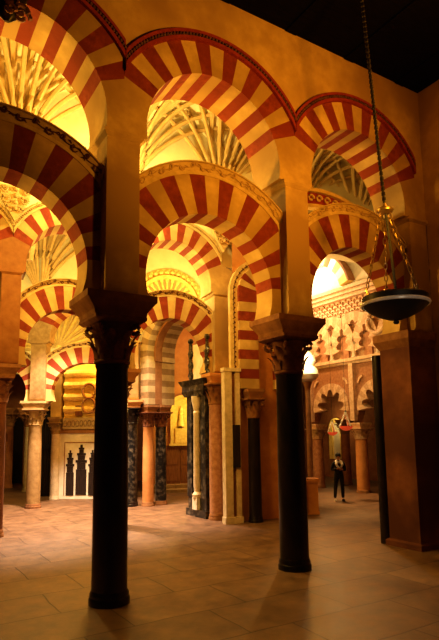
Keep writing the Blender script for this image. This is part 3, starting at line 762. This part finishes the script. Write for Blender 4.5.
for b in bays:
    c = cxl(b)
    mb = MB(); mb.ring(2.62, .40, .82, -.09, .22, -8, 188, 17, (0, 1), 3, cx=c, lobes=5, depth=.22); mb.build('lobed_arch', (M['sebka'], M['sebka_mid']), t)
    for sg in (-1, 1):
        mb = MB(); mb.ring(3.35, .18, .25, -.07, .0, 90 - sg * 10, 90 - sg * 10 - sg * 75, 6, (0,), 3, cx=c + sg * .55); mb.build('spandrel_relief', M['sebka'], t)
for e in edges[:3]:
    mb = MB(); mb.box(cxl(e) - .09, cxl(e) + .09, -.14, .0, 2.2, 4.0); mb.build('pilaster', M['sebka'], t)
mb = MB(); mb.box(cxl(8.2), cxl(2.0), -.10, .3, 3.98, 4.06); mb.box(cxl(8.2), cxl(2.0), -.2, .3, 4.06, 4.16); mb.build('cornice', M['sebka'], t)
mb = MB(); mb.box(cxl(9.4), cxl(2.0), .12, .3, 4.16, 6.15)
mb.build('upper_wall', M['sebka_mid'], t)
k = 0
for yc_ in (8.9, 7.9, 6.92, 5.93, 4.95, 3.95):
    mb = MB(); mb.ring(4.62, .62, 1.02, -.06 - .012 * (k % 2), .13, -15, 195, 17, (0, 1), 3, cx=cxl(yc_), lobes=9, depth=.14); mb.build('interlaced_arch', (M['sebka'], M['sebka_mid']), t); k += 1
for yc_ in (7.4, 6.42, 5.44, 4.45):
    mb = MB(); c = cxl(yc_); mb.ring(4.75, .01, .17, .05, .118, 0, 180, 8, (0,), 3, cx=c); mb.box(c - .17, c + .17, .05, .118, 4.17, 4.75); mb.build('arched_recess', M['sebka_dark'], t)
for yc_ in (7.9, 6.92, 5.93, 4.95):
    mb = MB(); mb.lathe([(.10, 4.16), (.10, 4.2), (.06, 4.23), (.055, 4.52), (.09, 4.62), (.11, 4.66)], 12, (cxl(yc_), -.04)); mb.build('colonnette', M['pale_stone'], t)
mb = MB()
for i in range(3): mb.box(cxl(9.4), cxl(2.0), -.06 - .05 * i, .3, 6.15 + .13 * i, 6.26 + .13 * i)
mb.build('upper_cornice', M['sebka'], t)
# sebka lozenge relief filling the upper wall
mb = MB()
for r_ in range(7):
    for q_ in range(22):
        x = cxl(8.9) + q_ * .25 + (.125 if r_ % 2 else 0); z_ = 5.36 + r_ * .11
        mb.ring(z_, .05, .10, .04, .118, 10, 170, 4, (0,), 2, cx=x)
mb.build('lozenge_relief', M['sebka'], t)
# roundel
mb = MB(); mb.tube([(cxl(4.9) + .36 * cos(a), -.12, 5.15 + .36 * sin(a)) for a in [2 * pi * i / 24 for i in range(24)]], .06, 8, closed=True); mb.build('roundel', M['sebka'], t)
# bright plaster above, with a striped blind arch
mb = MB(); mb.box(10.26, 10.6, 2.2, 9.8, 6.5, 9.6)
struct(mb.build('wall_chapel_far', M['white_marble']), 'bright white wall above the carved screen in the right opening', 'wall')
t = thing('clerestory_arch', 'yellow and white striped arch against the bright wall in the right opening', 'arch', (10.15, 7.55, 6.53), -pi / 2)
mb = MB(); mb.ring(-.35, 1.34, 1.72, -.16, .10, 16, 164, 15, (0, 1, 0, 1, 2), 3); mb.build('voussoirs', (M['niche'], M['white_marble'], M['brown_stone']), t)
mb = MB(); mb.ring(-.35, 1.72, 1.79, -.2, .10, 16, 164, 10, (0,), 3); mb.build('rim', M['brown_stone'], t)
# columns of the screen
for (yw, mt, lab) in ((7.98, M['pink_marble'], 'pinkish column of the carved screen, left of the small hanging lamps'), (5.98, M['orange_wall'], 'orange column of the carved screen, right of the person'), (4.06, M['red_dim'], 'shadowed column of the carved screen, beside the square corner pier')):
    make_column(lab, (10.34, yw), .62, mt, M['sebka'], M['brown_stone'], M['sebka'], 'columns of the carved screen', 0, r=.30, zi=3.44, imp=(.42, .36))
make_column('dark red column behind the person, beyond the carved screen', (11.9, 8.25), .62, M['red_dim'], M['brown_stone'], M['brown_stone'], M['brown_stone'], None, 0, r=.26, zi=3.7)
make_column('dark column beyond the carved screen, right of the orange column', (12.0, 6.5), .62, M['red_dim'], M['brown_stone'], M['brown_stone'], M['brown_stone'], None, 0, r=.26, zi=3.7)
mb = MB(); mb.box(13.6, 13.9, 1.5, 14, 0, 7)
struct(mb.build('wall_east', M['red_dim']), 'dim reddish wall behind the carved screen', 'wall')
# pale archway beyond the person
t = thing('pale_archway', 'small pale lit archway behind the person', 'archway', (13.55, 10.35, .75), -pi / 2)
mb = MB(); mb.ring(1.25, .22, .42, -.1, -.005, 0, 180, 10, (0,), 3); mb.box(.22, .42, -.1, -.005, 0, 1.25); mb.box(-.42, -.22, -.1, -.005, 0, 1.25); mb.build('surround', M['niche'], t)
mb = MB(); mb.box(-.46, .46, -.14, -.005, -.75, 0); mb.build('base', M['brown_stone'], t)
mb = MB(); mb.ring(1.25, .01, .22, -.03, -.005, 0, 180, 10, (0,), 3); mb.box(-.22, .22, -.03, -.005, 0, 1.25); mb.build('infill', M['white_marble'], t)
# low stone block
t = MB(); t.box(-.34, .34, -.2, .2, 0, .72); t.box(-.37, .37, -.23, .23, .72, .80); t.box(-.36, .36, -.22, .22, 0, .06)
tag(t.build('stone_block', M['orange_wall'], loc=(6.10, 3.84, 0), rotz=-.55), 'low orange stone block right of the right-of-centre foreground column', 'block')
# bright carved finial beside the screen
t = thing('lit_finial', 'glowing carved stone bracket at the left of the carved screen', 'bracket', (8.08, 5.80, 3.30), -.6)
mb = MB(); mb.lathe([(.08, 0), (.27, .08), (.34, .22), (.30, .38), (.20, .48), (.27, .60), (.23, .76), (.11, .90), (.03, 1.05)], 14); mb.build('bulb', M['white_marble'], t)
mb = MB(); mb.lathe([(.12, -3.30), (.12, -3.1), (.08, -3.0), (.075, -.2), (.10, -.08), (.14, -.001)], 12); mb.build('support', M['brown_stone'], t)

# ================================================================== HANGING LAMPS
def link_chain(a, b, size, n=None, wire=None):
    a, b = Vector(a), Vector(b); d = b - a; L = d.length; d.normalize()
    n = n or max(3, int(L / (size * 1.55))); mb = MB()
    u = d.cross(Vector((0, 0, 1)) if abs(d.z) < .95 else Vector((1, 0, 0))).normalized(); w = d.cross(u)
    for i in range(n):
        c = a + d * (L * (i + .5) / n); e = u if i % 2 else w
        hl = L / n * .62
        mb.tube([c + d * (hl * cos(q)) + e * (size * .42 * sin(q)) for q in [2 * pi * j / 10 for j in range(10)]], wire or size * .13, 5, closed=True)
    return mb
lc = Vector((3.27, -1.52, 3.50)); dk = Vector((3.09, -1.59, 4.73)); tp = Vector((2.67, -1.74, H - .10))
t = thing('hanging_lamp', 'large black bowl lamp with a pale rim hanging on chains at the right', 'lamp', tuple(lc))
mb = MB(); mb.lathe([(.02, -.20), (.10, -.185), (.22, -.14), (.33, -.08), (.40, -.02), (.415, .0), (.415, .015), (.38, .015), (.3, -.04), (.05, -.12)], 40, caps=False)
mb.lathe([(.0, -.25), (.03, -.245), (.04, -.22), (.03, -.20), (.05, -.19)], 16, caps=False); mb.build('bowl', M['iron'], t)
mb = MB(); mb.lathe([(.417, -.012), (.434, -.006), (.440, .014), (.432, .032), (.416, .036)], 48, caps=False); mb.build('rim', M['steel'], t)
mb = MB(); mb.lathe([(.417, .034), (.420, .10), (.40, .12), (.385, .11), (.39, .034)], 40, caps=False); mb.build('collar', M['iron'], t)
hooks = []
for i, a in enumerate((R(-10), R(55), R(165))):
    mb = MB(); px, py = .40 * cos(a), .40 * sin(a); mb.tube([(px, py, .10), (px * 1.05, py * 1.05, .17), (px * 1.03, py * 1.03, .20)], .014, 6); mb.build('hook', M['brass'], t)
    mb = link_chain((px * 1.02, py * 1.02, .19), (dk - lc + Vector((.05 * cos(a), .05 * sin(a), -.02))), .05 if i else .06, wire=.007 if i else .009)
    mb.build('chain', M['chain'], t)
mb = MB(); o = dk - lc; mb.lathe([(.03, -.05), (.10, -.025), (.11, 0), (.09, .02), (.04, .04), (.02, .09)], 20, (o.x, o.y), z0=o.z); mb.build('suspension_disc', M['brass'], t)
mb = MB(); q = tp - lc; o2 = o + Vector((0, 0, .08)); N = 40
mb.tube([o2 + (q - o2) * (i / N) for i in range(N + 1)], .017, 6)
for i in range(1, 46):
    c = o2 + (q - o2) * (i / 46); mb.sphere(c, .028, 6, sq=(1, 1, 1.4))
mb.build('suspension_chain', M['iron'], t)
mb = MB(); mb.tube([o + Vector((.02, 0, -.05)), o + Vector((.10, .02, -.55)), o + Vector((.17, .04, -1.05))], .02, 6); mb.build('centre_rod', M['iron'], t)

def small_lamp(label, loc, s):
    t = thing('small_hanging_lamp', label, 'lamp', loc, 0, 'small red hanging lamps in the right opening')
    mb = MB(); mb.lathe([(.02, -.12), (.12, -.10), (.22, -.03), (.25, .02), (.25, .06), (.2, .06)], 20); mb.xf(Matrix.Scale(s, 4)).build('bowl', M['glass_red'], t)
    for k in range(3):
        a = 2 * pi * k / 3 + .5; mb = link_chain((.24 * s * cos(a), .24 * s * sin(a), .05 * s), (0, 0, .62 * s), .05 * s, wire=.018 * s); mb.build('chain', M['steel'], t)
    mb = MB(); mb.tube([(0, 0, .6 * s), (0, 0, 5.4 - loc[2])], .005, 5); mb.sphere((0, 0, .62 * s), .04 * s, 8); mb.build('cord', M['iron'], t)
small_lamp('larger red lamp on pale chains above the person', (9.0, 5.25, 1.98), .75)
small_lamp('smaller red lamp on pale chains, left of the larger red lamp', (9.55, 6.4, 1.82), .6)

# ================================================================== PERSON
def skinned(name, verts, edges, radii, mat, parent, sub=2):
    me = bpy.data.meshes.new(name); me.from_pydata(verts, edges, []); me.update()
    o = bpy.data.objects.new(name, me); COL.objects.link(o)
    sk = o.modifiers.new('skin', 'SKIN'); sk.use_smooth_shade = True
    for i, r in enumerate(radii):
        v = me.skin_vertices[0].data[i]; v.radius = (r, r) if not isinstance(r, tuple) else r
        v.use_root = (i == 0)
    ss = o.modifiers.new('sub', 'SUBSURF'); ss.levels = sub; ss.render_levels = sub
    dg = bpy.context.evaluated_depsgraph_get()
    new = bpy.data.meshes.new_from_object(o.evaluated_get(dg)); o.modifiers.clear(); o.data = new
    bpy.data.meshes.remove(me); new.name = name
    new.materials.clear(); new.materials.append(mat)
    o.parent = parent; return o
def person(loc, rot, k):
    t = thing('person', 'person in black clothing standing on the far floor with pale scarf', 'person', loc, rot)
    sc = lambda pts: [tuple(c * k for c in p) for p in pts]
    # clothed body, pelvis is the root; faces local -y
    V = [(0, 0, .96), (0, .01, 1.12), (0, 0, 1.30), (0, .01, 1.44), (0, 0, 1.52),
         (.10, 0, .90), (.12, -.02, .50), (.13, .02, .10), (.14, -.10, .05),
         (-.10, 0, .90), (-.14, .02, .50), (-.17, .03, .10), (-.18, -.09, .05),
         (.19, .01, 1.40), (.25, .05, 1.14), (.13, -.17, 1.17),
         (-.19, .01, 1.40), (-.26, .04, 1.15), (-.12, -.18, 1.20)]
    E_ = [(0, 1), (1, 2), (2, 3), (3, 4), (0, 5), (5, 6), (6, 7), (0, 9), (9, 10), (10, 11), (3, 13), (13, 14), (14, 15), (3, 16), (16, 17), (17, 18)]
    keep = [i for i in range(len(V)) if i not in (8, 12)]; mp = {o: n for n, o in enumerate(keep)}
    rad = {0: (.17, .13), 1: (.155, .115), 2: (.18, .125), 3: (.12, .09), 4: .065, 5: .105, 6: .075, 7: .06, 9: .105, 10: .075, 11: .06, 13: .075, 14: .058, 15: .042, 16: .075, 17: .058, 18: .042}
    rr = [tuple(x * k for x in rad[i]) if isinstance(rad[i], tuple) else rad[i] * k for i in keep]
    skinned('body', sc([V[i] for i in keep]), [(mp[a], mp[b]) for a, b in E_], rr, M['cloth_black'], t)
    skinned('head', sc([(0, 0, 1.50), (0, -.01, 1.60), (0, -.015, 1.68), (0, -.01, 1.74)]), [(0, 1), (1, 2), (2, 3)], [.055 * k, .075 * k, .088 * k, .06 * k], M['skin'], t)
    mb = MB(); mb.sphere((0, -.095, 1.655), .02, 8, sq=(.8, 1, 1.3)); mb.sphere((.088, 0, 1.65), .028, 8, sq=(.5, 1, 1.3)); mb.sphere((-.088, 0, 1.65), .028, 8, sq=(.5, 1, 1.3)); mb.xf(Matrix.Scale(k, 4)).build('face', M['skin'], t)
    mb = MB(); mb.sphere((.033, -.088, 1.685), .011, 8); mb.sphere((-.033, -.088, 1.685), .011, 8); mb.sphere((0, -.086, 1.60), .02, 8, sq=(1.3, .4, .4)); mb.xf(Matrix.Scale(k, 4)).build('eyes_and_mouth', M['hair'], t)
    mb = MB(); mb.sphere((0, .012, 1.70), .108, 14, sq=(1, 1.05, 1.0)); mb.xf(Matrix.Scale(k, 4)).build('hair', M['hair'], t)
    for sg in (1, -1):
        ex, ey, ez = (.13, -.17, 1.17) if sg > 0 else (-.12, -.18, 1.20)
        hv = [(ex, ey, ez), (ex - sg * .05, ey - .03, ez + .015), (ex - sg * .09, ey - .04, ez + .02)]; he = [(0, 1), (1, 2)]; hr = [.026, .034, .03]
        for f in range(4):
            b = len(hv); fz = ez + .045 - .022 * f; ln = (.05, .06, .057, .045)[f]
            hv += [(ex - sg * (.09 + ln * .6), ey - .045, fz), (ex - sg * (.09 + ln), ey - .03, fz - .006), (ex - sg * (.085 + ln * 1.2), ey - .012, fz - .01)]
            he += [(2, b), (b, b + 1), (b + 1, b + 2)]; hr += [.010, .009, .008]
        b = len(hv); hv += [(ex - sg * .06, ey - .03, ez + .06), (ex - sg * .08, ey - .03, ez + .095)]; he += [(1, b), (b, b + 1)]; hr += [.012, .009]
        skinned('hand', sc(hv), he, [r * k for r in hr], M['skin'], t, 1)
    for sg, mt in ((1, M['cloth_black']), (-1, M['shoe'])):
        x = .13 if sg > 0 else -.17; y = .02 if sg > 0 else .03
        mb = MB(); mb.sphere((x, y - .07, .045), .06, 12, sq=(.8, 2.2, .75)); mb.box(x - .045, x + .045, y - .19, y + .05, 0, .02); mb.xf(Matrix.Scale(k, 4)).build('shoe', mt, t)
    mb = MB()
    mb.tube([(.10 * cos(a), .01 + .10 * sin(a), 1.47 + .02 * sin(a)) for a in [2 * pi * i / 20 for i in range(20)]], .045, 8, closed=True)
    mb.tube([(.09, -.10, 1.46), (.11, -.17, 1.36), (.05, -.20, 1.26)], [.045, .05, .03], 8)
    mb.tube([(-.09, -.10, 1.46), (-.12, -.17, 1.38), (-.09, -.20, 1.30), (.02, -.21, 1.22)], [.045, .05, .045, .03], 8)
    mb.xf(Matrix.Scale(k, 4)).build('scarf', M['cloth_pale'], t)
    return t
person((8.36, 4.96, 0), -.55, .72)

# ================================================================== LIGHTS
def light(kind, loc, energy, color=(1, .58, .18), size=.15, target=None, spot=None, blend=.6):
    l = bpy.data.lights.new(kind.lower() + '_light', kind); l.energy = energy; l.color = color
    if kind == 'AREA': l.size = size
    else: l.shadow_soft_size = size
    if kind == 'SPOT': l.spot_size = R(spot or 80); l.spot_blend = blend
    o = bpy.data.objects.new(l.name, l); COL.objects.link(o); o.location = loc
    if target is not None:
        o.rotation_euler = (Vector(target) - Vector(loc)).to_track_quat('-Z', 'Y').to_euler()
    return o
AMB = (1, .42, .035); GOLD = (1, .53, .08); YEL = (1, .76, .25); PINK = (1, .54, .22)
# first nave: lamps behind the near piers, plus added lights, brighten vault, soffits and second arcade
light('POINT', (.45, 1.3, 4.7), 230, GOLD, .12)
light('POINT', (3.3, 1.3, 4.9), 50, GOLD, .12)
light('POINT', (1.5, 3.4, 6.8), 380, YEL, .15)
light('POINT', (-2.6, 2.6, 6.2), 280, (1, .62, .12), .15)
light('SPOT', (1.0, .9, 1.2), 260, GOLD, .12, (1.5, .05, 4.8), 55)  # added upward spots without fixtures, brightening the lower arch soffits
light('SPOT', (-1.5, 1.3, .6), 230, GOLD, .12, (-1.1, .1, 4.9), 50)
light('SPOT', (4.0, 1.3, .6), 90, GOLD, .12, (4.1, .1, 4.8), 50)
light('POINT', (-1.7, .95, 4.9), 110, (1, .55, .09), .08)  # added light without a fixture, brightening the left upper soffit
# second nave
light('POINT', (2.25, 6.0, 4.6), 110, GOLD, .12)
light('POINT', (.6, 6.6, 5.0), 150, YEL, .12)
light('POINT', (3.9, 5.6, 5.2), 130, YEL, .12)
# third nave
light('POINT', (3.2, 9.0, 3.9), 100, GOLD, .12)
light('POINT', (1.8, 10.4, 4.4), 180, YEL, .12)
# pool of pale light on the far floor
light('SPOT', (1.2, 7.0, 5.6), 3600, (1, .72, .52), .2, (.9, 7.0, 0), 90)
light('SPOT', (3.0, 6.3, 5.2), 1200, (1, .72, .52), .2, (2.9, 6.2, 0), 80)
# niche
light('POINT', (6.2, 9.2, 2.6), 45, (1, .72, .16), .1)
# right chapel
light('POINT', (8.6, 7.2, 5.6), 230, PINK, .2)
light('POINT', (9.2, 7.6, 7.6), 300, (1, .80, .5), .2)
light('POINT', (7.75, 5.3, 4.0), 70, (1, .78, .36), .1)  # added light close to the finial to make it glow
light('POINT', (13.0, 10.0, 2.3), 18, (1, .7, .25), .1)  # small added light brightening the pale archway
light('SPOT', (6.9, 4.6, 5.6), 500, AMB, .12, (2.6, -1.2, 0), 60)
light('SPOT', (8.9, 6.4, 5.2), 900, (1, .58, .2), .15, (8.3, 4.9, 0), 60)
# near aisle: warm flood on the arcade fronts
light('SPOT', (2.5, -4.7, 4.4), 900, AMB, .3, (1.9, 0, 6.3), 82, 1.0)
light('POINT', (4.4, -2.6, 6.4), 42, (1, .38, .03), .3)
light('SPOT', (.6, -6.2, 2.6), 150, (1, .8, .55), .1, (3.27, -1.52, 3.52), 11, .4)  # added narrow spot without a fixture, whitening the hanging lamp's rim
light('POINT', (3.6, -2.6, 6.9), 22, (1, .34, .03), .3)
light('POINT', (-2.5, -6.0, 5.0), 16, (1, .20, .02), .5)

w = bpy.data.worlds.new('dim_world'); scene.world = w; w.use_nodes = True
w.node_tree.nodes['Background'].inputs[0].default_value = (.5, .13, .03, 1); w.node_tree.nodes['Background'].inputs[1].default_value = .008

# ================================================================== TO METRES
seen = set(); SM = Matrix.Scale(SCALE, 4)
for o in list(COL.objects):
    o.location = o.location * SCALE
    if o.type == 'MESH' and o.data.name not in seen:
        seen.add(o.data.name); o.data.transform(SM)
    elif o.type == 'LIGHT':
        o.data.energy *= SCALE ** 2
        if o.data.type == 'AREA': o.data.size *= SCALE
        else: o.data.shadow_soft_size *= SCALE

# ================================================================== CAMERA
f, pitch, roll, cy, yaw = 539.0956, .1305, .0140, 361.4214, .5527
cam = bpy.data.cameras.new('camera'); co = bpy.data.objects.new('camera', cam); COL.objects.link(co)
F = Vector((sin(yaw) * cos(pitch), cos(yaw) * cos(pitch), sin(pitch))); Rt = Vector((cos(yaw), -sin(yaw), 0)); U = Rt.cross(F)
Rr = Rt * cos(roll) - U * sin(roll); Ur = Rt * sin(roll) + U * cos(roll)
co.matrix_world = Matrix(((Rr.x, Ur.x, -F.x, -2.2732 * SCALE), (Rr.y, Ur.y, -F.y, -6.1429 * SCALE), (Rr.z, Ur.z, -F.z, 1.9 * SCALE), (0, 0, 0, 1)))
cam.sensor_fit = 'VERTICAL'; cam.sensor_height = 36; cam.sensor_width = 24.7
cam.lens = f / 640 * 36; cam.shift_y = (cy - 320) / 640
cam.clip_start = .05; cam.clip_end = 200
scene.camera = co
scene.view_settings.view_transform = 'Standard'
scene.view_settings.look = 'Medium High Contrast'
scene.view_settings.exposure = 0.0
